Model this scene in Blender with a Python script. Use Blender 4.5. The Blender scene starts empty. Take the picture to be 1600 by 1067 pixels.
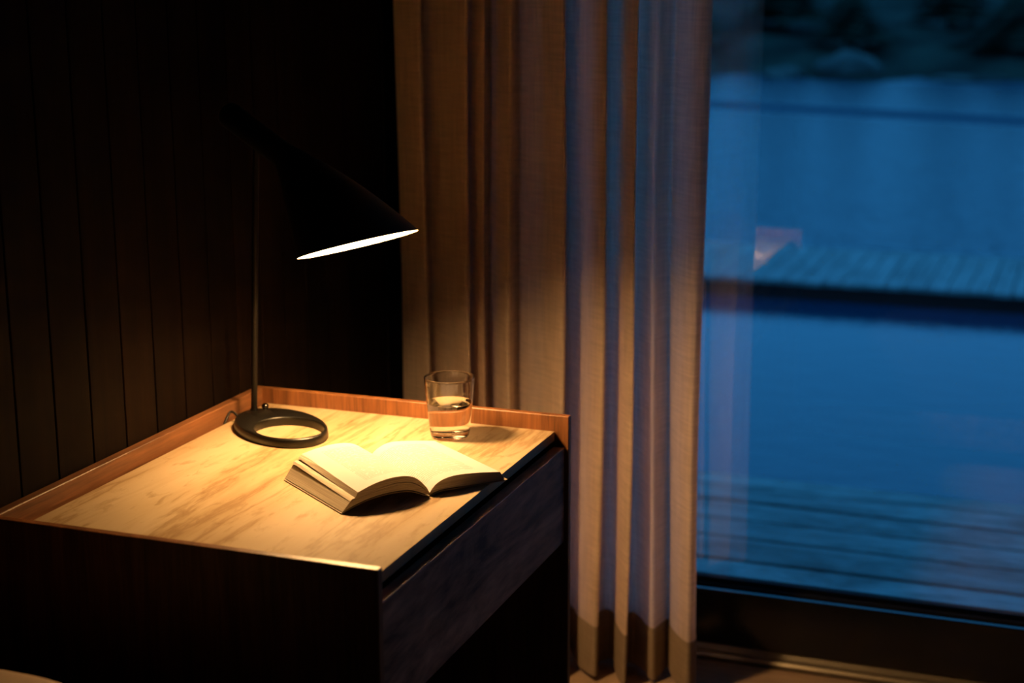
import bpy, bmesh, math, random
from mathutils import Vector, Matrix

rnd = random.Random(7)
sc = bpy.context.scene
C = sc.collection

# ------------------------------------------------------------------ camera
cam = bpy.data.cameras.new('camera')
cam.sensor_width = 36.0
cam.lens = 56.06
cam.clip_start = 0.05
cam.clip_end = 300
cam.dof.use_dof = True
cam.dof.focus_distance = 2.53
cam.dof.aperture_fstop = 2.8
cam.dof.aperture_blades = 0
camo = bpy.data.objects.new('camera', cam)
C.objects.link(camo)
Rr = Vector((0.93779, 0.34719, -0.00328))
Rd = Vector((0.07417, -0.20956, -0.97498))
Rf = Vector((-0.33919, 0.91408, -0.22227))
M = Matrix(((Rr[0], -Rd[0], -Rf[0]), (Rr[1], -Rd[1], -Rf[1]), (Rr[2], -Rd[2], -Rf[2]))).to_4x4()
M.translation = Vector((1.450, -2.572, 1.482))
camo.matrix_world = M
sc.camera = camo

# ------------------------------------------------------------------ world: blue hour sky
w = bpy.data.worlds.new('dusk_sky')
sc.world = w
w.use_nodes = True
wn = w.node_tree
wn.nodes.clear()
wo = wn.nodes.new('ShaderNodeOutputWorld')
wb = wn.nodes.new('ShaderNodeBackground')
tc = wn.nodes.new('ShaderNodeTexCoord')
sx = wn.nodes.new('ShaderNodeSeparateXYZ')
cr = wn.nodes.new('ShaderNodeValToRGB')
cr.color_ramp.elements[0].position = 0.0
cr.color_ramp.elements[0].color = (0.053, 0.465, 1.13, 1)
cr.color_ramp.elements[1].position = 1.0
cr.color_ramp.elements[1].color = (0.048, 0.435, 1.08, 1)
wn.links.new(tc.outputs['Generated'], sx.inputs[0])
wn.links.new(sx.outputs['Z'], cr.inputs[0])
wn.links.new(cr.outputs[0], wb.inputs['Color'])
wb.inputs['Strength'].default_value = 1.0
wn.links.new(wb.outputs[0], wo.inputs[0])

BULB_STRENGTH = 445.0
BULB_COLOR = (1.0, 0.555, 0.21)

sc.view_settings.view_transform = 'Standard'
sc.view_settings.look = 'None'
sc.view_settings.exposure = 0.0
sc.view_settings.gamma = 1.0
sc.view_settings.use_curve_mapping = False

# ------------------------------------------------------------------ helpers
def tag(o, label=None, cat=None, group=None, kind=None):
    if label: o['label'] = label
    if cat: o['category'] = cat
    if group: o['group'] = group
    if kind: o['kind'] = kind
    return o

def empty(name, loc=(0, 0, 0)):
    o = bpy.data.objects.new(name, None)
    o.empty_display_size = 0.05
    o.location = loc
    C.objects.link(o)
    return o

def link_mesh(name, me, mat=None, parent=None):
    o = bpy.data.objects.new(name, me)
    if mat:
        for m in (mat if isinstance(mat, (list, tuple)) else [mat]):
            me.materials.append(m)
    C.objects.link(o)
    if parent:
        o.parent = parent
        off = Vector((0, 0, 0))
        p = parent
        while p:
            off += p.location
            p = p.parent
        me.transform(Matrix.Translation(-off))
    return o

def obj(name, bm, mat=None, parent=None, smooth=None):
    """bm in world coordinates -> one mesh object; smooth = angle in degrees."""
    bmesh.ops.recalc_face_normals(bm, faces=bm.faces)
    me = bpy.data.meshes.new(name)
    bm.to_mesh(me)
    bm.free()
    if smooth is not None:
        me.shade_smooth()
        if smooth < 180:
            me.set_sharp_from_angle(angle=math.radians(smooth))
    return link_mesh(name, me, mat, parent)

def box(bm, lo, hi, bevel=0.0, seg=1):
    c = [(a + b) / 2 for a, b in zip(lo, hi)]
    s = [abs(b - a) for a, b in zip(lo, hi)]
    r = bmesh.ops.create_cube(bm, size=1, matrix=Matrix.Translation(c) @ Matrix.Diagonal((*s, 1)))
    if bevel > 0:
        ed = list({e for v in r['verts'] for e in v.link_edges})
        bmesh.ops.bevel(bm, geom=ed, offset=bevel, segments=seg, affect='EDGES', profile=0.5)

def boxo(name, lo, hi, mat, parent=None, bevel=0.0, seg=1):
    bm = bmesh.new()
    box(bm, lo, hi, bevel, seg)
    return obj(name, bm, mat, parent)

def rings(bm, secs, closed=True, cap0=False, cap1=False):
    """secs: list of lists of points; bridges consecutive rings."""
    vs = [[bm.verts.new(p) for p in s] for s in secs]
    n = len(vs[0])
    for a, b in zip(vs[:-1], vs[1:]):
        for i in range(n if closed else n - 1):
            j = (i + 1) % n
            bm.faces.new((a[i], a[j], b[j], b[i]))
    if cap0: bm.faces.new(list(reversed(vs[0])))
    if cap1: bm.faces.new(vs[-1])
    return vs

def circ(c, e1, e2, r, n=48):
    c, e1, e2 = Vector(c), Vector(e1), Vector(e2)
    return [c + r * (math.cos(2 * math.pi * i / n) * e1 + math.sin(2 * math.pi * i / n) * e2) for i in range(n)]

def lathe(bm, prof, c, n=64):
    secs = [[Vector((c[0] + r * math.cos(2 * math.pi * i / n), c[1] + r * math.sin(2 * math.pi * i / n), c[2] + z)) for i in range(n)] for r, z in prof]
    return rings(bm, secs, True, False, False)

def tube(bm, pts, r, n=10, cap=True):
    pts = [Vector(p) for p in pts]
    secs = []
    up = Vector((0.13, 0.21, 1)).normalized()
    for i, p in enumerate(pts):
        t = (pts[min(i + 1, len(pts) - 1)] - pts[max(i - 1, 0)]).normalized()
        a = t.cross(up)
        if a.length < 0.05: a = t.cross(Vector((1, 0, 0)))
        a.normalize()
        b = t.cross(a)
        secs.append(circ(p, a, b, r[i] if isinstance(r, (list, tuple)) else r, n))
    rings(bm, secs, True, cap, cap)

def catmull(pts, n=6):
    P = [Vector(p) for p in pts]
    P = [2 * P[0] - P[1]] + P + [2 * P[-1] - P[-2]]
    out = []
    for i in range(1, len(P) - 2):
        for k in range(n):
            t = k / n
            a, b, c, d = P[i - 1], P[i], P[i + 1], P[i + 2]
            out.append(0.5 * ((2 * b) + (c - a) * t + (2 * a - 5 * b + 4 * c - d) * t * t + (3 * b - a - 3 * c + d) * t ** 3))
    out.append(P[-2])
    return out

# ------------------------------------------------------------------ materials
def newmat(name):
    m = bpy.data.materials.new(name)
    m.use_nodes = True
    nt = m.node_tree
    nt.nodes.clear()
    out = nt.nodes.new('ShaderNodeOutputMaterial')
    return m, nt, out

def N(nt, kind, **kw):
    n = nt.nodes.new(kind)
    for k, v in kw.items():
        setattr(n, k, v)
    return n

def pbsdf(nt, out, color=(0.5, 0.5, 0.5), rough=0.5, metal=0.0, spec=0.5):
    b = nt.nodes.new('ShaderNodeBsdfPrincipled')
    b.inputs['Base Color'].default_value = (*color, 1)
    b.inputs['Roughness'].default_value = rough
    b.inputs['Metallic'].default_value = metal
    b.inputs['Specular IOR Level'].default_value = spec
    nt.links.new(b.outputs[0], out.inputs[0])
    return b

def plain(name, color, rough=0.5, metal=0.0, spec=0.5):
    m, nt, out = newmat(name)
    pbsdf(nt, out, color, rough, metal, spec)
    return m

def ramp(nt, fac, stops):
    r = nt.nodes.new('ShaderNodeValToRGB')
    el = r.color_ramp.elements
    while len(el) < len(stops): el.new(0.5)
    for e, (p, c) in zip(el, stops):
        e.position = p
        e.color = (*c, 1)
    nt.links.new(fac, r.inputs[0])
    return r.outputs[0]

def bump(nt, bsdf, height, strength, dist=0.001):
    b = nt.nodes.new('ShaderNodeBump')
    b.inputs['Strength'].default_value = strength
    b.inputs['Distance'].default_value = dist
    nt.links.new(height, b.inputs['Height'])
    nt.links.new(b.outputs[0], bsdf.inputs['Normal'])

def wood(name, dark, light, scale, rough=0.45, figure=0.5, per_object=0.0, spec=0.4):
    """grain stretched along the axis with the smallest scale number"""
    m, nt, out = newmat(name)
    b = pbsdf(nt, out, dark, rough, 0, spec)
    t = N(nt, 'ShaderNodeTexCoord')
    mp = N(nt, 'ShaderNodeMapping')
    mp.inputs['Scale'].default_value = scale
    src = t.outputs['Object']
    if per_object:
        oi = N(nt, 'ShaderNodeObjectInfo')
        ad = N(nt, 'ShaderNodeVectorMath', operation='ADD')
        ml = N(nt, 'ShaderNodeVectorMath', operation='SCALE')
        cx = N(nt, 'ShaderNodeCombineXYZ')
        for i in range(3): nt.links.new(oi.outputs['Random'], cx.inputs[i])
        nt.links.new(cx.outputs[0], ml.inputs[0])
        ml.inputs['Scale'].default_value = 37.0
        nt.links.new(src, ad.inputs[0]); nt.links.new(ml.outputs[0], ad.inputs[1])
        src = ad.outputs[0]
    nt.links.new(src, mp.inputs['Vector'])
    n1 = N(nt, 'ShaderNodeTexNoise'); n1.inputs['Scale'].default_value = 1.0; n1.inputs['Detail'].default_value = 6
    n1.inputs['Roughness'].default_value = 0.65; n1.inputs['Distortion'].default_value = figure
    nt.links.new(mp.outputs[0], n1.inputs['Vector'])
    n2 = N(nt, 'ShaderNodeTexNoise'); n2.inputs['Scale'].default_value = 7.0; n2.inputs['Detail'].default_value = 3
    nt.links.new(mp.outputs[0], n2.inputs['Vector'])
    mx = N(nt, 'ShaderNodeMath', operation='MULTIPLY_ADD')
    nt.links.new(n2.outputs['Fac'], mx.inputs[0]); mx.inputs[1].default_value = 0.45
    nt.links.new(n1.outputs['Fac'], mx.inputs[2])
    sb = N(nt, 'ShaderNodeMath', operation='SUBTRACT'); nt.links.new(mx.outputs[0], sb.inputs[0]); sb.inputs[1].default_value = 0.22
    col = ramp(nt, sb.outputs[0], [(0.32, dark), (0.68, light)])
    if per_object:
        hs = N(nt, 'ShaderNodeHueSaturation')
        mr = N(nt, 'ShaderNodeMapRange')
        nt.links.new(oi.outputs['Random'], mr.inputs[0])
        mr.inputs[3].default_value = 1 - per_object; mr.inputs[4].default_value = 1 + per_object
        nt.links.new(mr.outputs[0], hs.inputs['Value']); nt.links.new(col, hs.inputs['Color'])
        col = hs.outputs[0]
    nt.links.new(col, b.inputs['Base Color'])
    bump(nt, b, mx.outputs[0], 0.25, 0.0006)
    return m

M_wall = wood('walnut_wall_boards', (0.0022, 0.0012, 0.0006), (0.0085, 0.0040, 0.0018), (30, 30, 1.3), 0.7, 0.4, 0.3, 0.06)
M_walnutY = wood('walnut_grain_along_wall', (0.08, 0.030, 0.012), (0.25, 0.105, 0.043), (26, 1.6, 26), 0.42, 0.6)
M_walnutV = wood('walnut_grain_upright', (0.11, 0.038, 0.012), (0.29, 0.115, 0.040), (34, 34, 1.8), 0.42, 0.5)
M_walnutD = wood('walnut_drawer_figure', (0.09, 0.043, 0.026), (0.66, 0.35, 0.22), (14, 2.2, 11), 0.5, 1.4, 0, 0.35)
M_dark_in = plain('dark_cabinet_interior', (0.012, 0.010, 0.009), 0.7, 0, 0.2)
M_floor = wood('pale_oiled_floorboards', (0.30, 0.195, 0.125), (0.50, 0.36, 0.25), (1.4, 18, 18), 0.5, 0.5, 0.06)
M_ceil = wood('ceiling_boards', (0.045, 0.020, 0.010), (0.10, 0.045, 0.022), (1.4, 20, 20), 0.6)
M_blackframe = plain('black_anodised_frame', (0.004, 0.005, 0.006), 0.20, 0.0, 0.5)
M_gasket = plain('rubber_gasket', (0.006, 0.006, 0.006), 0.8, 0.0, 0.1)
M_track = plain('brushed_metal_track', (0.33, 0.29, 0.23), 0.38, 0.8)
M_plaster = plain('dim_room_wall', (0.16, 0.12, 0.09), 0.8)
M_lampblack = plain('black_lacquer', (0.006, 0.0055, 0.005), 0.38, 0, 0.28)
M_base = plain('black_cast_base', (0.003, 0.0025, 0.0018), 0.40, 0, 0.45)
M_white_in = plain('white_shade_lining', (0.82, 0.79, 0.74), 0.55)
M_chrome = plain('polished_dark_chrome', (0.22, 0.20, 0.18), 0.10, 1.0)
M_cord = plain('black_cord', (0.012, 0.011, 0.010), 0.6)
M_pillow = plain('linen_pillow', (0.50, 0.38, 0.27), 0.85, 0, 0.1)
M_mattress = plain('dark_bedspread', (0.03, 0.028, 0.026), 0.9, 0, 0.1)

def mk_emit(name, col, s):
    m, nt, out = newmat(name)
    e = N(nt, 'ShaderNodeEmission')
    e.inputs[0].default_value = (*col, 1)
    e.inputs[1].default_value = s
    nt.links.new(e.outputs[0], out.inputs[0])
    return m
M_bulb = mk_emit('warm_bulb_glow', BULB_COLOR, BULB_STRENGTH)

def mk_stone():
    m, nt, out = newmat('beige_veined_stone')
    b = pbsdf(nt, out, (0.7, 0.6, 0.45), 0.60, 0, 0.15)
    t = N(nt, 'ShaderNodeTexCoord')
    def noise(scale3, s, det, dist, rot=0.0, loc=(0, 0, 0)):
        mp = N(nt, 'ShaderNodeMapping'); mp.inputs['Scale'].default_value = scale3
        mp.inputs['Rotation'].default_value = (0, 0, rot); mp.inputs['Location'].default_value = loc
        nt.links.new(t.outputs['Object'], mp.inputs[0])
        n = N(nt, 'ShaderNodeTexNoise'); n.inputs['Scale'].default_value = s; n.inputs['Detail'].default_value = det
        n.inputs['Roughness'].default_value = 0.6; n.inputs['Distortion'].default_value = dist
        nt.links.new(mp.outputs[0], n.inputs['Vector'])
        return n.outputs['Fac']
    a = noise((8.0, 1.1, 4), 1.0, 8, 0.25, 0.0)
    c1 = ramp(nt, a, [(0.28, (0.33, 0.205, 0.095)), (0.40, (0.49, 0.36, 0.205)), (0.52, (0.57, 0.445, 0.28)), (0.68, (0.62, 0.50, 0.335))])
    v = noise((8, 0.9, 4), 1.0, 9, 0.25, 0.0, (3, 1, 0))
    # thin darker veins where the noise crosses its middle
    s1 = N(nt, 'ShaderNodeMath', operation='SUBTRACT'); nt.links.new(v, s1.inputs[0]); s1.inputs[1].default_value = 0.5
    ab = N(nt, 'ShaderNodeMath', operation='ABSOLUTE'); nt.links.new(s1.outputs[0], ab.inputs[0])
    vein = ramp(nt, ab.outputs[0], [(0.0, (0.66, 0.57, 0.46)), (0.02, (0.92, 0.89, 0.85)), (0.06, (1, 1, 1))])
    pit = noise((48, 15, 20), 1.0, 8, 0.4)
    pc = ramp(nt, pit, [(0.30, (0.62, 0.52, 0.40)), (0.45, (1, 1, 1))])
    m1 = N(nt, 'ShaderNodeMix', data_type='RGBA', blend_type='MULTIPLY'); m1.inputs[0].default_value = 1.0
    nt.links.new(c1, m1.inputs[6]); nt.links.new(vein, m1.inputs[7])
    m2 = N(nt, 'ShaderNodeMix', data_type='RGBA', blend_type='MULTIPLY'); m2.inputs[0].default_value = 0.75
    nt.links.new(m1.outputs[2], m2.inputs[6]); nt.links.new(pc, m2.inputs[7])
    nt.links.new(m2.outputs[2], b.inputs['Base Color'])
    return m
M_stone = mk_stone()

def mk_fabric(name, color, trans, rough_var=0.25, through=0.02):
    m, nt, out = newmat(name)
    t = N(nt, 'ShaderNodeTexCoord')
    cols = []
    for sc3 in ((420, 420, 9), (14, 14, 620)):
        mp = N(nt, 'ShaderNodeMapping'); mp.inputs['Scale'].default_value = sc3
        nt.links.new(t.outputs['Object'], mp.inputs[0])
        n = N(nt, 'ShaderNodeTexNoise'); n.inputs['Scale'].default_value = 1; n.inputs['Detail'].default_value = 2
        nt.links.new(mp.outputs[0], n.inputs['Vector'])
        cols.append(n.outputs['Fac'])
    ad = N(nt, 'ShaderNodeMath', operation='ADD'); nt.links.new(cols[0], ad.inputs[0]); nt.links.new(cols[1], ad.inputs[1])
    mr = N(nt, 'ShaderNodeMapRange'); nt.links.new(ad.outputs[0], mr.inputs[0])
    mr.inputs[1].default_value = 0.7; mr.inputs[2].default_value = 1.3
    mr.inputs[3].default_value = 1 - rough_var; mr.inputs[4].default_value = 1 + rough_var
    vm = N(nt, 'ShaderNodeVectorMath', operation='SCALE'); vm.inputs[0].default_value = color
    nt.links.new(mr.outputs[0], vm.inputs['Scale'])
    d = N(nt, 'ShaderNodeBsdfDiffuse'); tr = N(nt, 'ShaderNodeBsdfTranslucent')
    nt.links.new(vm.outputs[0], d.inputs[0]); nt.links.new(vm.outputs[0], tr.inputs[0])
    mx = N(nt, 'ShaderNodeMixShader'); mx.inputs[0].default_value = trans
    nt.links.new(d.outputs[0], mx.inputs[1]); nt.links.new(tr.outputs[0], mx.inputs[2])
    tp = N(nt, 'ShaderNodeBsdfTransparent')
    m2 = N(nt, 'ShaderNodeMixShader'); m2.inputs[0].default_value = through
    nt.links.new(mx.outputs[0], m2.inputs[1]); nt.links.new(tp.outputs[0], m2.inputs[2])
    nt.links.new(m2.outputs[0], out.inputs[0])
    return m
M_curtain = mk_fabric('sheer_linen', (0.93, 0.78, 0.67), 0.48, 0.20, 0.015)
M_hem = mk_fabric('shaded_linen_hem', (0.36, 0.28, 0.21), 0.12, 0.2, 0.0)  # hem linen coloured darker to imitate the lamplight fading near the floor

def mk_glasspane():
    m, nt, out = newmat('window_glass')
    g = N(nt, 'ShaderNodeBsdfGlossy'); g.inputs['Roughness'].default_value = 0.0
    g.inputs[0].default_value = (1, 1, 1, 1)
    t = N(nt, 'ShaderNodeBsdfTransparent'); t.inputs[0].default_value = (0.95, 0.975, 0.98, 1)
    f = N(nt, 'ShaderNodeFresnel'); f.inputs['IOR'].default_value = 1.95
    mx = N(nt, 'ShaderNodeMixShader')
    nt.links.new(f.outputs[0], mx.inputs[0]); nt.links.new(t.outputs[0], mx.inputs[1]); nt.links.new(g.outputs[0], mx.inputs[2])
    nt.links.new(mx.outputs[0], out.inputs[0])
    return m
M_pane = mk_glasspane()

def mk_refr(name, ior, col=(1, 1, 1)):
    m, nt, out = newmat(name)
    g = N(nt, 'ShaderNodeBsdfGlass'); g.inputs['IOR'].default_value = ior; g.inputs['Roughness'].default_value = 0.0
    g.inputs[0].default_value = (*col, 1)
    nt.links.new(g.outputs[0], out.inputs[0])
    return m
M_tumbler = mk_refr('clear_glass', 1.48)
M_drink = mk_refr('clear_water', 1.333, (0.99, 0.99, 0.985))

def mk_lake():
    m, nt, out = newmat('lake_water')
    b = pbsdf(nt, out, (0.003, 0.035, 0.075), 0.12, 0, 0.5)
    b.inputs['IOR'].default_value = 1.33
    t = N(nt, 'ShaderNodeTexCoord')
    mp = N(nt, 'ShaderNodeMapping'); mp.inputs['Scale'].default_value = (0.9, 2.0, 1)
    nt.links.new(t.outputs['Object'], mp.inputs[0])
    n = N(nt, 'ShaderNodeTexNoise'); n.inputs['Scale'].default_value = 5.0; n.inputs['Detail'].default_value = 4
    nt.links.new(mp.outputs[0], n.inputs['Vector'])
    # a calm slick lies on the far water and the bay inside the jetty is calm; ripples everywhere else
    sx = N(nt, 'ShaderNodeSeparateXYZ'); nt.links.new(t.outputs['Object'], sx.inputs[0])
    lin = N(nt, 'ShaderNodeMath', operation='MULTIPLY_ADD'); nt.links.new(sx.outputs['X'], lin.inputs[0]); lin.inputs[1].default_value = 0.36
    nt.links.new(sx.outputs['Y'], lin.inputs[2])
    mr = N(nt, 'ShaderNodeMapRange'); nt.links.new(lin.outputs[0], mr.inputs[0]); mr.inputs[1].default_value = 0; mr.inputs[2].default_value = 40
    r = ramp(nt, mr.outputs[0], [(0.18, (0.10,) * 3), (0.215, (1,) * 3), (0.475, (1,) * 3), (0.49, (1,) * 3), (0.51, (1,) * 3), (0.53, (1,) * 3), (0.62, (0.9,) * 3), (0.68, (0.3,) * 3)])
    st = N(nt, 'ShaderNodeMath', operation='MULTIPLY'); nt.links.new(r, st.inputs[0]); st.inputs[1].default_value = 1.0
    rr = ramp(nt, mr.outputs[0], [(0.18, (0.10,) * 3), (0.26, (0.13,) * 3), (0.475, (0.15,) * 3), (0.492, (1.0,) * 3), (0.503, (1.0,) * 3), (0.52, (0.15,) * 3), (0.62, (0.14,) * 3), (0.68, (0.3,) * 3)])
    nt.links.new(rr, b.inputs['Roughness'])
    bp = N(nt, 'ShaderNodeBump'); bp.inputs['Distance'].default_value = 0.03
    nt.links.new(st.outputs[0], bp.inputs['Strength'])
    nt.links.new(n.outputs['Fac'], bp.inputs['Height'])
    nt.links.new(bp.outputs[0], b.inputs['Normal'])
    return m
M_lake = mk_lake()

M_deck = wood('weathered_grey_deck', (0.035, 0.037, 0.037), (0.24, 0.245, 0.24), (2.2, 9, 9), 0.55, 1.0, 0.18, 0.4)
M_jetty = wood('weathered_grey_jetty', (0.13, 0.135, 0.135), (0.27, 0.275, 0.27), (12, 2, 12), 0.6, 0.6, 0.08, 0.3)
M_tar = plain('dark_wet_timber', (0.010, 0.011, 0.011), 0.6, 0, 0.2)
def mk_noisecol(name, a, b_, s, rough=0.9):
    m, nt, out = newmat(name)
    b = pbsdf(nt, out, a, rough, 0, 0.1)
    t = N(nt, 'ShaderNodeTexCoord')
    n = N(nt, 'ShaderNodeTexNoise'); n.inputs['Scale'].default_value = s; n.inputs['Detail'].default_value = 6
    nt.links.new(t.outputs['Object'], n.inputs['Vector'])
    nt.links.new(ramp(nt, n.outputs['Fac'], [(0.35, a), (0.7, b_)]), b.inputs['Base Color'])
    return m
M_bank = mk_noisecol('mossy_bank', (0.006, 0.009, 0.006), (0.035, 0.042, 0.03), 0.6)
M_rock = mk_noisecol('pale_granite', (0.03, 0.03, 0.03), (0.12, 0.118, 0.11), 1.6)
M_needle = mk_noisecol('dark_needles', (0.004, 0.010, 0.006), (0.015, 0.030, 0.018), 2.0)
M_bark = mk_noisecol('grey_bark', (0.03, 0.025, 0.02), (0.12, 0.10, 0.09), 3.0)

def mk_paper(text):
    m, nt, out = newmat('printed_paper' if text else 'book_paper')
    b = pbsdf(nt, out, (0.74, 0.67, 0.69), 0.75, 0, 0.15)
    if text:
        uv = N(nt, 'ShaderNodeUVMap'); uv.uv_map = 'UVMap'
        sx = N(nt, 'ShaderNodeSeparateXYZ'); nt.links.new(uv.outputs[0], sx.inputs[0])
        # lines of print: 34 rows down the page, broken into words
        fr = N(nt, 'ShaderNodeMath', operation='MULTIPLY'); nt.links.new(sx.outputs['Y'], fr.inputs[0]); fr.inputs[1].default_value = 38
        fc = N(nt, 'ShaderNodeMath', operation='FRACT'); nt.links.new(fr.outputs[0], fc.inputs[0])
        row = N(nt, 'ShaderNodeMath', operation='LESS_THAN'); nt.links.new(fc.outputs[0], row.inputs[0]); row.inputs[1].default_value = 0.5
        fl = N(nt, 'ShaderNodeMath', operation='FLOOR'); nt.links.new(fr.outputs[0], fl.inputs[0])
        cx = N(nt, 'ShaderNodeCombineXYZ'); nt.links.new(sx.outputs['X'], cx.inputs[0]); nt.links.new(fl.outputs[0], cx.inputs[1])
        mp = N(nt, 'ShaderNodeMapping'); mp.inputs['Scale'].default_value = (26, 7.3, 1); nt.links.new(cx.outputs[0], mp.inputs[0])
        wn_ = N(nt, 'ShaderNodeTexNoise'); wn_.inputs['Scale'].default_value = 1.0; wn_.inputs['Detail'].default_value = 1
        nt.links.new(mp.outputs[0], wn_.inputs['Vector'])
        word = N(nt, 'ShaderNodeMath', operation='GREATER_THAN'); nt.links.new(wn_.outputs['Fac'], word.inputs[0]); word.inputs[1].default_value = 0.40
        def rng(sock, lo, hi):
            a = N(nt, 'ShaderNodeMath', operation='GREATER_THAN'); nt.links.new(sock, a.inputs[0]); a.inputs[1].default_value = lo
            c = N(nt, 'ShaderNodeMath', operation='LESS_THAN'); nt.links.new(sock, c.inputs[0]); c.inputs[1].default_value = hi
            d = N(nt, 'ShaderNodeMath', operation='MULTIPLY'); nt.links.new(a.outputs[0], d.inputs[0]); nt.links.new(c.outputs[0], d.inputs[1])
            return d.outputs[0]
        acc = row.outputs[0]
        for s in (word.outputs[0], rng(sx.outputs['X'], 0.15, 0.87), rng(sx.outputs['Y'], 0.11, 0.90)):
            q = N(nt, 'ShaderNodeMath', operation='MULTIPLY'); nt.links.new(acc, q.inputs[0]); nt.links.new(s, q.inputs[1]); acc = q.outputs[0]
        mx = N(nt, 'ShaderNodeMix', data_type='RGBA'); nt.links.new(acc, mx.inputs[0])
        mx.inputs[6].default_value = (0.74, 0.67, 0.69, 1); mx.inputs[7].default_value = (0.54, 0.48, 0.48, 1)
        nt.links.new(mx.outputs[2], b.inputs['Base Color'])
    else:
        t = N(nt, 'ShaderNodeTexCoord')
        mp = N(nt, 'ShaderNodeMapping'); mp.inputs['Scale'].default_value = (6, 6, 900); nt.links.new(t.outputs['Object'], mp.inputs[0])
        n = N(nt, 'ShaderNodeTexNoise'); n.inputs['Scale'].default_value = 1; n.inputs['Detail'].default_value = 3
        nt.links.new(mp.outputs[0], n.inputs['Vector'])
        nt.links.new(ramp(nt, n.outputs['Fac'], [(0.35, (0.50, 0.42, 0.31)), (0.65, (0.76, 0.69, 0.56))]), b.inputs['Base Color'])
    return m
M_page = mk_paper(True)
M_block = mk_paper(False)
M_cover = plain('dull_card_cover', (0.42, 0.34, 0.25), 0.6, 0, 0.3)

# ------------------------------------------------------------------ room shell
XL, XR, YF, YB, ZC = -0.03, 3.6, -4.2, 0.72, 2.5

fl = tag(boxo('floor', (XL - 0.1, YF - 0.1, -0.12), (XR + 0.1, 0.678, -0.022), M_dark_in), kind='structure')
y = 0.678
while y > YF:
    boxo('floorboard', (XL, y - 0.138, -0.022), (XR, y, 0.0), M_floor, fl, 0.0012)
    y -= 0.1395
tag(boxo('ceiling', (XL - 0.1, YF - 0.1, ZC), (XR + 0.1, YB + 0.2, ZC + 0.1), M_ceil), kind='structure')

wl = tag(boxo('wall_left', (XL - 0.14, YF, 0.0), (XL - 0.018, YB + 0.1, ZC), M_dark_in), kind='structure')
y = 0.602
edges = []
while y > YF:
    edges.append(y)
    y -= 0.0925
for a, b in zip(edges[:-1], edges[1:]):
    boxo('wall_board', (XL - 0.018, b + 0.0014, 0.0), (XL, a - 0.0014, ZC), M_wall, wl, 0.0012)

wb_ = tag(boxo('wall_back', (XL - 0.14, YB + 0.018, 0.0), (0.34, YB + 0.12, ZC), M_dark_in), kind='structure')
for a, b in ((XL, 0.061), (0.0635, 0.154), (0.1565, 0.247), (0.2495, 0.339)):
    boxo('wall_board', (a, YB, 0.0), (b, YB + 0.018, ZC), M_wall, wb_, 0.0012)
tag(boxo('trim_1', (XL - 0.018, 0.606, 0.0), (XL + 0.004, YB, ZC), M_blackframe, None, 0.002), kind='structure')
tag(boxo('wall_right', (XR, YF - 0.1, 0.0), (XR + 0.1, YB + 0.1, ZC), M_plaster), kind='structure')
tag(boxo('wall_front', (XL - 0.1, YF - 0.1, 0.0), (XR + 0.1, YF, ZC), M_plaster), kind='structure')

# window: large sliding pane in a black frame
WX0, WX1, ZB, ZT = 0.34, 3.58, 0.158, 2.42
wi = tag(empty('window_1', (1.5, 0.72, 0.0)), kind='structure')
bm = bmesh.new()
box(bm, (WX0, 0.700, 0.030), (WX1, 0.785, ZB), 0.002)
obj('bottom_rail', bm, M_blackframe, wi)
boxo('glazing_bead', (WX0 + 0.09, 0.721, ZB - 0.002), (WX1 - 0.08, 0.738, ZB + 0.004), M_gasket, wi, 0.001)
boxo('glazing_bead', (WX0 + 0.09, 0.748, ZB - 0.002), (WX1 - 0.08, 0.770, ZB + 0.011), M_gasket, wi, 0.001)
boxo('top_rail', (WX0, 0.700, ZT), (WX1, 0.785, ZC), M_blackframe, wi, 0.002)
boxo('stile', (WX0, 0.700, ZB), (WX0 + 0.09, 0.785, ZT), M_blackframe, wi, 0.002)
boxo('stile', (WX1 - 0.08, 0.700, ZB), (WX1, 0.785, ZT), M_blackframe, wi, 0.002)
boxo('glass_pane', (WX0 + 0.08, 0.740, ZB - 0.01), (WX1 - 0.07, 0.746, ZT + 0.01), M_pane, wi)
bm = bmesh.new()
prof = [(0.686, -0.012), (0.686, 0.006), (0.690, 0.012), (0.693, 0.012), (0.695, 0.009), (0.699, 0.009), (0.701, 0.016), (0.708, 0.030), (0.785, 0.030), (0.785, -0.012)]
rings(bm, [[(WX0, a, b) for a, b in prof], [(WX1, a, b) for a, b in prof]], True, True, True)
obj('sill_track', bm, M_track, wi)
boxo('trough', (WX0, 0.665, -0.06), (WX1, 0.800, -0.012), M_gasket, wi)

# ------------------------------------------------------------------ outdoors
lake = bmesh.new()
vs = [lake.verts.new(p) for p in ((-60, 1.2, -0.4), (60, 1.2, -0.4), (60, 60, -0.4), (-60, 60, -0.4))]
lake.faces.new(vs)
tag(obj('lake', lake, M_lake), kind='structure')

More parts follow.
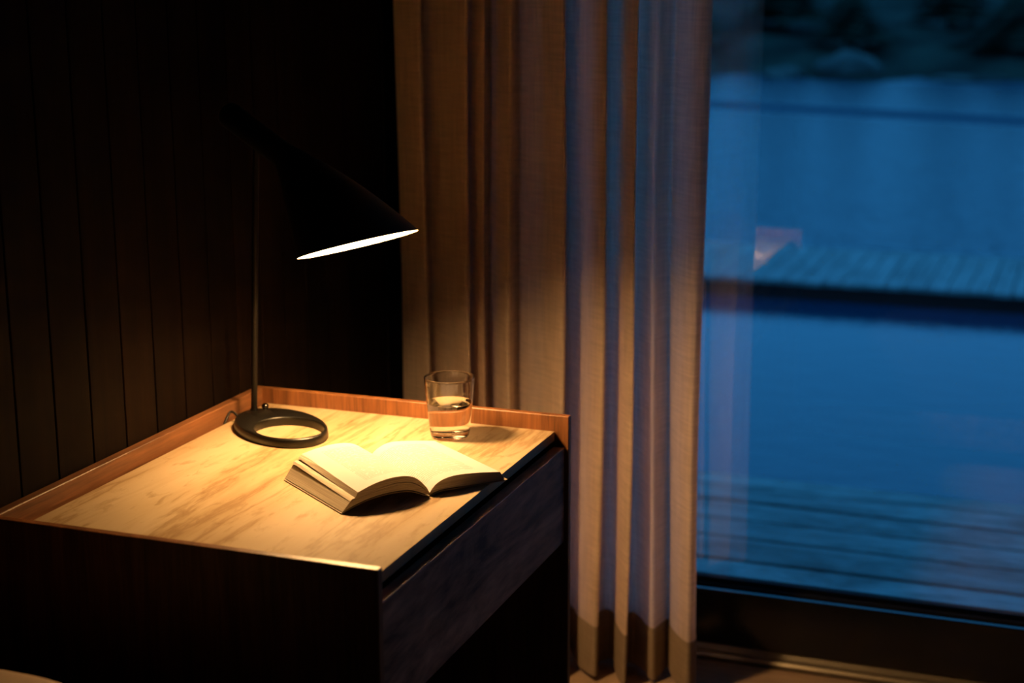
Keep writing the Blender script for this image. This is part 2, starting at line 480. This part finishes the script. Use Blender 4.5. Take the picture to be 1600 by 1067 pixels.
deck = tag(empty('deck', (0, 1.5, -0.05)), 'weathered grey plank deck just outside the window', 'deck')
ys = [0.830, 0.965, 1.120, 1.280, 1.446, 1.620, 1.778, 1.935, 2.085, 2.200]
for i, (a, b) in enumerate(zip(ys[:-1], ys[1:])):
    dz = rnd.uniform(-0.002, 0.002)
    boxo('plank', (-3.5, a + 0.0065, -0.08 + dz), (6.5, b - 0.0065, -0.05 + dz), M_deck, deck, 0.003)
for x in (-3, -1.4, 0.2, 1.8, 3.4, 5.0):
    boxo('joist', (x, 0.835, -0.22), (x + 0.05, 2.18, -0.084), M_tar, deck)
for x in (-3, 0.3, 3.5):
    boxo('post', (x, 2.0, -1.2), (x + 0.1, 2.1, -0.22), M_tar, deck)
bm = bmesh.new(); box(bm, (-8, 0.802, -1.3), (8, 0.825, -0.03)); 
tag(obj('foundation_wall', bm, M_tar), kind='structure')

jet = tag(empty('jetty', (0, 7.4, -0.4)), 'low grey plank jetty floating across the lake', 'jetty')
x = -4.5
while x < 6.0:
    wdt = 0.113
    dz = rnd.uniform(-0.003, 0.003)
    boxo('plank', (x, 6.79 + rnd.uniform(-0.008, 0.008), -0.313 + dz), (x + wdt, 8.03, -0.285 + dz), M_jetty, jet, 0.003)
    x += 0.12
boxo('fascia', (-4.6, 6.81, -0.40), (6.1, 6.85, -0.316), M_tar, jet)
boxo('fascia', (-4.6, 7.96, -0.40), (6.1, 8.00, -0.316), M_tar, jet)
for x in (-4.2, -2.4, -0.6, 1.2, 3.0, 4.8):
    boxo('float', (x, 6.90, -0.5), (x + 0.9, 7.90, -0.320), M_tar, jet, 0.03, 2)

# far bank
bm = bmesh.new()
nx, ny = 60, 16
g = []
for j in range(ny):
    row = []
    for i in range(nx):
        X = -26 + i * 0.8
        t = j / (ny - 1)
        Y = 27.9 + 14 * t + 0.5 * math.sin(X * 0.6) * (1 - t)
        Z = -0.55 + 1.7 * t ** 0.8 + 0.12 * math.sin(X * 1.7 + j) + rnd.uniform(-0.08, 0.08)
        row.append(bm.verts.new((X, Y, Z)))
    g.append(row)
for j in range(ny - 1):
    for i in range(nx - 1):
        bm.faces.new((g[j][i], g[j][i + 1], g[j + 1][i + 1], g[j + 1][i]))
tag(obj('far_bank', bm, M_bank, None, 180), kind='structure')

def rock(name, c, s, label):
    bm = bmesh.new()
    bmesh.ops.create_icosphere(bm, subdivisions=3, radius=1)
    ph = [rnd.uniform(0, 6) for _ in range(6)]
    for v in bm.verts:
        p = v.co
        k = 1 + 0.16 * math.sin(3 * p.x + ph[0]) * math.cos(2.5 * p.y + ph[1]) + 0.10 * math.sin(5 * p.z + 4 * p.x + ph[2]) + rnd.uniform(-0.03, 0.03)
        v.co = Vector((c[0] + p.x * k * s[0], c[1] + p.y * k * s[1], c[2] + p.z * k * s[2]))
    return tag(obj(name, bm, M_rock, None, 35), label, 'rock')
rock('boulder', (-3.25, 28.6, -0.28), (0.62, 0.6, 0.36), 'largest pale boulder on the far shore, its slanted top rising to the right')
rock('boulder', (-4.45, 28.3, -0.36), (0.38, 0.45, 0.17), 'low pale boulder to the left of the largest one on the far shore')
rock('boulder', (-0.95, 28.2, -0.38), (0.75, 0.5, 0.09), 'long flat rock at the waterline near the right edge of the far shore')

def spruce(x, y, z0, h, r, label):
    t = tag(empty('spruce_tree', (x, y, z0)), label, 'tree')
    bm = bmesh.new()
    tube(bm, [(x, y, z0 - 0.3), (x + 0.02, y, z0 + h * 0.4), (x, y, z0 + h)], [0.16, 0.1, 0.02], 8)
    obj('trunk', bm, M_bark, t, 60)
    bm = bmesh.new()
    nl = 9
    for k in range(nl):
        f = k / (nl - 1)
        zz = z0 + h * (0.16 + 0.78 * f)
        rr = r * (1 - f) ** 0.8 + 0.12
        n = 14
        top = bm.verts.new((x, y, zz + h * 0.16))
        ring = []
        for i in range(n):
            a = 2 * math.pi * i / n + k
            q = rr * (1.0 if i % 2 else 0.62) * rnd.uniform(0.8, 1.15)
            ring.append(bm.verts.new((x + q * math.cos(a), y + q * math.sin(a), zz - (0.10 if i % 2 else 0.02) * h * 0.5)))
        low = bm.verts.new((x, y, zz + 0.02))
        for i in range(n):
            bm.faces.new((top, ring[i], ring[(i + 1) % n]))
            bm.faces.new((low, ring[(i + 1) % n], ring[i]))
    obj('foliage', bm, M_needle, t)
def bank_z(yv):
    t = max(0, (yv - 27.9) / 14)
    return -0.55 + 1.7 * t ** 0.8
tl = [(-7.4, 31.8, 1.3, 1.3, 'small dark spruce standing leftmost beside the curtain edge on the far bank'),
      (-5.6, 34.0, 1.5, 1.4, 'small dark spruce second from the curtain edge on the far bank'),
      (-3.7, 31.6, 1.2, 1.1, 'small dark spruce directly behind the largest pale boulder'),
      (-1.9, 34.4, 1.4, 1.3, 'small dark spruce just right of the boulders on the far bank'),
      (-0.4, 31.2, 1.2, 1.2, 'small dark spruce above the flat waterline rock on the far bank'),
      (1.6, 33.0, 1.5, 1.4, 'small dark spruce at the right edge of the far bank')]
for xx, yv, h, r, lb in tl:
    spruce(xx, yv, bank_z(yv), h, r, lb)

# ------------------------------------------------------------------ bedside desk
H = 0.70
D, W, TR, ZR = 0.576, 0.778, 0.0145, H + 0.0285
XP = 0.6015
dk = tag(empty('bedside_desk', (0.3, -0.39, 0.0)), 'walnut bedside desk with raised rim, beige stone top and one drawer, against the panelled wall', 'desk')
boxo('side_panel', (-0.026, 0.0005, 0.0), (XP, TR, ZR), M_walnutV, dk, 0.0012)
boxo('side_panel', (-0.026, -W - TR, 0.0), (XP, -W - 0.0005, ZR), M_walnutV, dk, 0.0012)
boxo('back_panel', (-0.026, -W, 0.0), (-0.008, 0.0, ZR), M_walnutY, dk, 0.0012)
bm = bmesh.new()
box(bm, (0.0, -W + 0.0005, H - 0.0175), (D, -0.0005, H), 0.0016, 2)
obj('stone_top', bm, M_stone, dk, 40)
boxo('carcass_shelf', (-0.008, -W, H - 0.034), (D - 0.022, 0.0, H - 0.018), M_dark_in, dk)
dr = boxo('drawer', (D - 0.002, -W + 0.003, H - 0.203), (XP - 0.0065, -0.0035, H - 0.0275), M_walnutD, dk, 0.001)
dr['label'] = 'dark figured walnut drawer front'
bm = bmesh.new()
box(bm, (0.02, -W + 0.02, H - 0.195), (D - 0.003, -0.02, H - 0.185))
box(bm, (0.02, -W + 0.02, H - 0.185), (D - 0.003, -W + 0.032, H - 0.05))
box(bm, (0.02, -0.032, H - 0.185), (D - 0.003, -0.02, H - 0.05))
box(bm, (0.02, -W + 0.032, H - 0.185), (0.032, -0.032, H - 0.05))
obj('drawer_box', bm, M_dark_in, dr)

# ------------------------------------------------------------------ desk lamp
P0 = Vector((0.033, -0.105, H))
az = math.radians(-18)
ax = Vector((math.cos(az), math.sin(az), 0))
hn = Vector((-math.sin(az), math.cos(az), 0))
UP = Vector((0, 0, 1))
def lp(a, z, b=0.0):
    return P0 + ax * a + UP * (z + 0.016) + hn * b
lamp = tag(empty('desk_lamp', P0), 'black desk lamp with tilted cone shade and oval ring base, lit', 'lamp')

# oval base with an oval opening
bc = Vector((0.1205, -0.1665, H))
d1 = Vector((0.80, -0.60, 0)); d2 = Vector((0.60, 0.80, 0))
n = 72
def oval(off, a, b, z, egg=0.0):
    out = []
    for i in range(n):
        t = 2 * math.pi * i / n
        u = a * math.cos(t); v = b * math.sin(t) * (1 - egg * math.cos(t))
        out.append(bc + d1 * (off + u) + d2 * v + UP * z)
    return out
bm = bmesh.new()
A, B = 0.1165, 0.0735
hA, hB, ho = 0.0715, 0.0585, 0.0345
secs = [oval(0, A - 0.001, B - 0.001, 0.0003), oval(0, A, B, 0.0015), oval(0, A - 0.0012, B - 0.0012, 0.0135), oval(0, A - 0.0035, B - 0.0032, 0.0162),
        oval(ho, hA + 0.0025, hB + 0.0025, 0.0166), oval(ho, hA + 0.0006, hB + 0.0006, 0.0156), oval(ho, hA, hB, 0.014), oval(ho, hA + 0.001, hB + 0.001, 0.0003)]
secs.append(secs[0])
vs = rings(bm, secs)
bmesh.ops.remove_doubles(bm, verts=bm.verts, dist=1e-6)
obj('base', bm, M_base, lamp, 50)

bm = bmesh.new()
tube(bm, [lp(0, -0.001), lp(0.0155, 0.236), lp(0.0315, 0.478)], 0.0058, 20)
obj('pole', bm, M_lampblack, lamp, 50)
bm = bmesh.new()
lathe(bm, [(0.0001, 0.0), (0.0075, 0.0), (0.0075, 0.003), (0.0001, 0.003)], lp(0, -0.0005), 24)
obj('pole_collar', bm, M_lampblack, lamp, 40)
bm = bmesh.new()
sp = Vector((0.0500, -0.0945, H + 0.0158))
lathe(bm, [(0.0001, 0.0), (0.0052, 0.0), (0.0046, 0.002), (0.0060, 0.0035), (0.0068, 0.0062), (0.0060, 0.0092), (0.0034, 0.0112), (0.0001, 0.0117)], sp, 24)
o = obj('switch_knob', bm, M_chrome, lamp, 60); o['label'] = 'small dark chrome push knob'

# shade: capped tube that flares into a skewed cone
tA = Vector((0.904, -0.427)); tE = Vector((0.427, 0.904))
def sec(ca, e2, r, nn=64, b=0.0):
    c = lp(ca[0], ca[1]); e = ax * e2[0] + UP * e2[1]
    return circ(c, e, hn, r, nn)
cap = Vector((-0.043, 0.5375)); neck = Vector((0.1045, 0.4675))
rimc = Vector((0.272, 0.332)); rimE = Vector((0.956, 0.293)); rimR = 0.1043
def shade(off):
    R0 = 0.0226 - off
    s = []
    for k in range(7):
        t = k / 6 * math.pi / 2
        f = cap + tA * (off + 0.016 * (1 - math.sin(t)))
        s.append(sec(f, tE, max(0.0004, (R0 - 0.012) + 0.012 * math.sin(t)) if k else 0.0004 + 0 * R0))
    # flat disc then rounded edge
    s[0] = sec(cap + tA * off, tE, 0.0006)
    for k in range(1, 7):
        t = k / 6 * math.pi / 2
        s[k] = sec(cap + tA * (off + 0.013 * (1 - math.cos(t))), tE, R0 - 0.013 + 0.013 * math.sin(t))
    s.append(sec(cap.lerp(neck, 0.5), tE, R0))
    s.append(sec(neck, tE, R0))
    for k in range(1, 13):
        f = k / 12
        e = tE.lerp(rimE, f).normalized()
        s.append(sec(neck.lerp(rimc, f), e, (R0 * (1 - f) + (rimR - off) * f)))
    return s
bm = bmesh.new()
so = shade(0.0)
si = shade(0.0012)
ro = [so[-1], si[-1], si[-2]]
vs = rings(bm, so, True, True, False)
obj_sh = obj('shade', bm, M_lampblack, lamp, 50)
bm = bmesh.new()
rings(bm, [so[-1]] + list(reversed(si)), True, False, True)
o = obj('shade_lining', bm, M_white_in, obj_sh, 50); o['label'] = 'white inside of the shade'
bm = bmesh.new()
bc3 = lp(0.242, 0.3835)
bmesh.ops.create_uvsphere(bm, u_segments=24, v_segments=14, radius=0.040, matrix=Matrix.Translation(bc3))
bulb = obj('bulb', bm, M_bulb, lamp, 180)
bm = bmesh.new()
tube(bm, [lp(0.105, 0.467), lp(0.160, 0.431), lp(0.209, 0.403)], [0.013, 0.016, 0.014], 20)
obj('socket', bm, M_white_in, lamp, 50)
bm = bmesh.new()
path = catmull([(0.030, -0.146, H + 0.007), (0.016, -0.137, H + 0.012), (0.004, -0.131, H + 0.0165), (-0.0015, -0.1335, H + 0.015), (-0.0035, -0.141, H + 0.006), (-0.004, -0.149, H - 0.004), (-0.004, -0.153, H - 0.016)], 5)
tube(bm, path, 0.0024, 8)
obj('cord', bm, M_cord, lamp, 60)

# ------------------------------------------------------------------ open book
bd = Vector((0.804, -0.594, 0)); bw = Vector((0.594, 0.804, 0))
S = Vector((0.511, -0.411, H + 0.0006))
LB = 0.20
book = tag(empty('open_book', S - bd * 0.1), 'thick open paperback book lying spine down on the stone top', 'book')
def bp(u, z, v):  # v = 0 front edge, 1 back edge
    return S - bd * (LB * v) + bw * u + UP * z
def curve(pts, n=4):
    return [(p.x, p.y) for p in catmull([(a, b, 0) for a, b in pts], n)]
def solid(name, top0, bot0, top1, bot1, mat, parent, uvpage=None, nv=6, bevel=None):
    """closed slab between a top and a bottom curve, blending from the front section to the back one"""
    bm = bmesh.new()
    uvl = bm.loops.layers.uv.new('UVMap')
    m_ = len(top0)
    gt, gb = [], []
    for j in range(nv + 1):
        v = j / nv
        gt.append([bm.verts.new(bp(a[0] * (1 - v) + c[0] * v, a[1] * (1 - v) + c[1] * v, v)) for a, c in zip(top0, top1)])
        gb.append([bm.verts.new(bp(a[0] * (1 - v) + c[0] * v, a[1] * (1 - v) + c[1] * v, v)) for a, c in zip(bot0, bot1)])
    for j in range(nv):
        for i in range(m_ - 1):
            f = bm.faces.new((gt[j][i], gt[j][i + 1], gt[j + 1][i + 1], gt[j + 1][i])); f.material_index = 1 if uvpage else 0
            for l, (ii, jj) in zip(f.loops, ((i, j), (i + 1, j), (i + 1, j + 1), (i, j + 1))):
                l[uvl].uv = (ii / (m_ - 1), jj / nv)
            bm.faces.new((gb[j][i + 1], gb[j][i], gb[j + 1][i], gb[j + 1][i + 1]))
        bm.faces.new((gt[j][0], gt[j + 1][0], gb[j + 1][0], gb[j][0]))
        bm.faces.new((gt[j + 1][-1], gt[j][-1], gb[j][-1], gb[j + 1][-1]))
    for i in range(m_ - 1):
        bm.faces.new((gt[0][i + 1], gt[0][i], gb[0][i], gb[0][i + 1]))
        bm.faces.new((gt[-1][i], gt[-1][i + 1], gb[-1][i + 1], gb[-1][i]))
    return obj(name, bm, [mat] + ([uvpage] if uvpage else []), parent, 30)
# left half, from the cover up (front section, back section)
botL = curve([(-0.1505, 0.0028), (-0.128, 0.0105), (-0.105, 0.0160), (-0.071, 0.0190), (-0.036, 0.0165), (-0.010, 0.0060), (-0.001, 0.0022)])
botLb = curve([(-0.1505, 0.0028), (-0.128, 0.0105), (-0.105, 0.0165), (-0.071, 0.0195), (-0.036, 0.0165), (-0.010, 0.0060), (-0.001, 0.0022)])
g2F = curve([(-0.1375, 0.0165), (-0.112, 0.0215), (-0.092, 0.0245), (-0.065, 0.0275), (-0.036, 0.0255), (-0.012, 0.0140), (-0.001, 0.0034)])
g2B = curve([(-0.1360, 0.0225), (-0.112, 0.0275), (-0.092, 0.0305), (-0.065, 0.0315), (-0.036, 0.0275), (-0.010, 0.0150), (0.000, 0.0044)])
def lift(c, k, du=0.0):
    m_ = len(c) - 1
    return [(a + du * (1 - i / m_), b + k * min(1, (m_ - i) / m_ * 2.2)) for i, (a, b) in enumerate(c)]
solid('page_block', g2F, botL, g2B, botLb, M_block, book)
solid('page_sheaf', lift(g2F, 0.0035, 0.004), lift(g2F, 0.0004), lift(g2B, 0.0058, 0.003), lift(g2B, 0.0028), M_block, book)
topF = curve([(-0.124, 0.0290), (-0.096, 0.0375), (-0.067, 0.0415), (-0.041, 0.0400), (-0.022, 0.0325), (-0.006, 0.0165), (0.000, 0.0060)])
topB = curve([(-0.119, 0.0380), (-0.092, 0.0430), (-0.065, 0.0450), (-0.038, 0.0430), (-0.018, 0.0350), (-0.004, 0.0200), (0.001, 0.0080)])
solid('page_sheaf', topF, lift(g2F, 0.0044, 0.009), topB, lift(g2B, 0.0100, 0.010), M_block, book, M_page)
# right half
rF = curve([(0.001, 0.0060), (0.006, 0.0120), (0.014, 0.0185), (0.028, 0.0235), (0.050, 0.0255), (0.088, 0.0225), (0.130, 0.0165)])
rB = curve([(0.002, 0.0080), (0.008, 0.0170), (0.018, 0.0240), (0.034, 0.0300), (0.054, 0.0305), (0.088, 0.0260), (0.127, 0.0195)])
rbF = curve([(0.001, 0.0022), (0.010, 0.0050), (0.022, 0.0068), (0.040, 0.0066), (0.064, 0.0052), (0.095, 0.0040), (0.139, 0.0030)])
solid('page_block', rF, rbF, rB, rbF, M_block, book, M_page)
# cover: one bent sheet
cu = [(-0.1525, 0.0012), (-0.128, 0.0090), (-0.105, 0.0144), (-0.071, 0.0174), (-0.036, 0.0148), (-0.010, 0.0044), (0.000, 0.0006), (0.010, 0.0032), (0.022, 0.0050), (0.040, 0.0048), (0.064, 0.0034), (0.095, 0.0022), (0.130, 0.0014), (0.1445, 0.0016)]
ct = curve(cu, 4)
cb = [(a, b - 0.0010) for a, b in ct]
cover = solid('cover', ct, cb, ct, cb, M_cover, book)

# ------------------------------------------------------------------ glass of water
G = Vector((0.413, -0.091, H))
gl = tag(empty('drinking_glass', G), 'clear drinking glass half full of water behind the book', 'glass')
bm = bmesh.new()
def rad(z): return 0.0338 + (0.0445 - 0.0338) * (z / 0.1075) ** 0.9
TW = 0.0016
prof = [(0.0001, 0.0012), (0.024, 0.0012), (0.0275, 0.0004), (0.0305, 0.0003), (0.0328, 0.0012), (0.0338, 0.0038)]
prof += [(rad(z), z) for z in (0.012, 0.03, 0.05, 0.07, 0.09, 0.1045)]
RZ, RR = 0.1066, 0.0009
prof += [(rad(RZ) - 0.0008 + RR * math.cos(k * math.pi / 8), RZ + RR * math.sin(k * math.pi / 8)) for k in range(-2, 11)]
WLZ = 0.0625
prof += [(rad(z) - TW, z) for z in (0.103, 0.09, 0.075, WLZ)]
vs = lathe(bm, prof, G, 96)
bmesh.ops.contextual_create(bm, geom=vs[0])
bmesh.ops.remove_doubles(bm, verts=bm.verts, dist=1e-6)
me = bpy.data.meshes.new('tumbler')
bmesh.ops.recalc_face_normals(bm, faces=bm.faces)
cen = [f for f in bm.faces if abs(f.calc_center_median().z - (H + 0.05)) < 0.012 and (f.calc_center_median().xy - G.xy).length > 0.036]
if cen:
    f = cen[0]
    if f.normal.xy.dot(f.calc_center_median().xy - G.xy) < 0:
        bmesh.ops.reverse_faces(bm, faces=bm.faces)
bm.to_mesh(me); bm.free()
me.shade_smooth(); me.set_sharp_from_angle(angle=math.radians(62))
link_mesh('tumbler', me, M_tumbler, gl)
M_wet = mk_refr('water_against_glass', 1.333 / 1.48)
bm = bmesh.new()
prof = [(0.0001, 0.0091), (0.012, 0.0092), (rad(0.01) - 0.008, 0.0096), (rad(0.0115) - 0.0034, 0.0112)]
prof += [(rad(z) - TW, z) for z in (0.016, 0.03, 0.05, WLZ)]
prof += [(rad(WLZ) - TW - 0.0004, WLZ - 0.00025), (rad(WLZ) - TW - 0.0012, WLZ - 0.0005), (0.0001, WLZ - 0.0006)]
vs = lathe(bm, prof, G, 96)
for ring in (vs[0], vs[-1]):
    bmesh.ops.contextual_create(bm, geom=ring)
bmesh.ops.remove_doubles(bm, verts=bm.verts, dist=1e-6)
bm.normal_update()
bmesh.ops.recalc_face_normals(bm, faces=bm.faces)
for f in bm.faces:
    f.material_index = 0 if (f.normal.z > 0.2 and f.calc_center_median().z > H + WLZ - 0.002) else 1
obj('water', bm, [M_drink, M_wet], gl, 40)

# ------------------------------------------------------------------ curtain
fold = [(0.0373, 0.53), (0.0542, 0.52), (0.0831, 0.51), (0.1139, 0.495), (0.1098, 0.515), (0.0825, 0.56), (0.0967, 0.57), (0.133, 0.535), (0.1664, 0.52), (0.1955, 0.5), (0.2179, 0.485), (0.2107, 0.51), (0.176, 0.57), (0.1851, 0.585), (0.2181, 0.54), (0.2447, 0.51), (0.2452, 0.52), (0.2311, 0.56), (0.2345, 0.59), (0.2617, 0.55), (0.2863, 0.52), (0.3069, 0.5), (0.3086, 0.515), (0.3001, 0.55), (0.3093, 0.565), (0.3376, 0.535), (0.3736, 0.515), (0.405, 0.49), (0.4286, 0.47), (0.4292, 0.485), (0.3914, 0.555), (0.4016, 0.585), (0.427, 0.565), (0.4511, 0.53), (0.4788, 0.505), (0.5088, 0.48), (0.5098, 0.495), (0.4872, 0.55), (0.4979, 0.58), (0.5194, 0.565), (0.5353, 0.53), (0.5566, 0.495), (0.5789, 0.465), (0.5787, 0.48), (0.5434, 0.55), (0.5557, 0.585), (0.5795, 0.565), (0.5974, 0.535), (0.6166, 0.515), (0.6249, 0.545), (0.6376, 0.57), (0.6535, 0.54), (0.6773, 0.51), (0.706, 0.48), (0.7178, 0.475), (0.7234, 0.49), (0.7161, 0.515), (0.7004, 0.525), (0.6911, 0.53)]
plan = catmull([(a, b, 0) for a, b in fold], 4)
cur = tag(empty('curtain', (0.4, 0.52, 0.0)), 'sheer linen floor length curtain drawn beside the window', 'curtain')
def cpt(i, z, off=0.0):
    p = plan[i]
    s = i / len(plan)
    k = 0.86 + 0.22 * (1 - min(1, z / 1.6)) ** 1.3
    wob = 0.004 * math.sin(9 * s * 6.28 + 1.3 * z) * math.sin(1.1 * z + 5 * s) + 0.003 * math.sin(3.1 * z + 23 * s)
    xw = 0.006 * math.sin(1.5 * z + 11 * s) * math.sin(2.2 * z) + 0.005 * (0.8 - z) * math.sin(17 * s)
    if z < 0.5: xw += 0.010 * (0.5 - z) * math.sin(40 * s)
    yv = 0.52 + (p.y - 0.52) * k + wob
    return Vector((p.x + xw, yv, z))
def sheet(name, zs, mat, parent, off=0.0):
    bm = bmesh.new()
    g = []
    for z in zs:
        row = []
        for i in range(len(plan)):
            zz = z
            if z == zs[0]:
                zz = z + 0.005 * math.sin(i * 0.16) + 0.004 * math.sin(i * 0.41)
            q = cpt(i, zz)
            if off:
                a = cpt(max(i - 1, 0), zz); b = cpt(min(i + 1, len(plan) - 1), zz)
                t = (b - a).normalized()
                q = q + Vector((-t.y, t.x, 0)) * off
            row.append(bm.verts.new(q))
        g.append(row)
    for r0, r1 in zip(g[:-1], g[1:]):
        for i in range(len(plan) - 1):
            bm.faces.new((r0[i], r0[i + 1], r1[i + 1], r1[i]))
    return obj(name, bm, mat, parent, 180)
sheet('cloth', [0.013 + 2.40 * (k / 44) for k in range(45)], M_curtain, cur)
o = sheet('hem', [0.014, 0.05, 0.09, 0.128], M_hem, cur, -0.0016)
o['label'] = 'doubled bottom hem, coloured darker for the light fading there'

# ------------------------------------------------------------------ bed beside the desk
bed = tag(empty('bed', (1.0, -1.8, 0.0)), 'low bed beside the near end of the desk', 'bed')
boxo('bed_base', (0.02, -2.62, 0.06), (2.05, -0.86, 0.16), M_walnutY, bed, 0.004)
bm = bmesh.new()
box(bm, (0.0, -2.60, 0.161), (2.02, -0.87, 0.405), 0.03, 4)
obj('mattress', bm, M_mattress, bed, 50)
for x in (0.1, 1.9):
    for yv in (-2.5, -0.95):
        boxo('leg', (x, yv - 0.03, 0.0), (x + 0.06, yv + 0.03, 0.061), M_walnutY, bed)
bm = bmesh.new()
bmesh.ops.create_grid(bm, x_segments=24, y_segments=20, size=1)
top = list(bm.verts)
def pil(u, v, s):
    e = max(0, (1 - abs(u) ** 3.5)) ** 0.5 * max(0, (1 - abs(v) ** 3.5)) ** 0.5
    px = 0.185 + 0.20 * u * (1 - 0.05 * v * v); py = -1.27 + 0.31 * v * (1 - 0.05 * u * u)
    return Vector((px, py, 0.522 + s * e * (0.135 if s > 0 else 0.098)))
uvs = [(v.co.x, v.co.y) for v in top]
for v, (a, b) in zip(top, uvs): v.co = pil(a, b, 1)
geo = bmesh.ops.duplicate(bm, geom=bm.verts[:] + bm.edges[:] + bm.faces[:])
vm = [g_ for g_ in geo['geom'] if isinstance(g_, bmesh.types.BMVert)]
for v, (a, b) in zip(vm, uvs): v.co = pil(a, b, -1)
bmesh.ops.remove_doubles(bm, verts=bm.verts, dist=1e-5)
tag(obj('pillow', bm, M_pillow, None, 180), 'beige linen pillow at the bottom left corner, beside the desk', 'pillow')
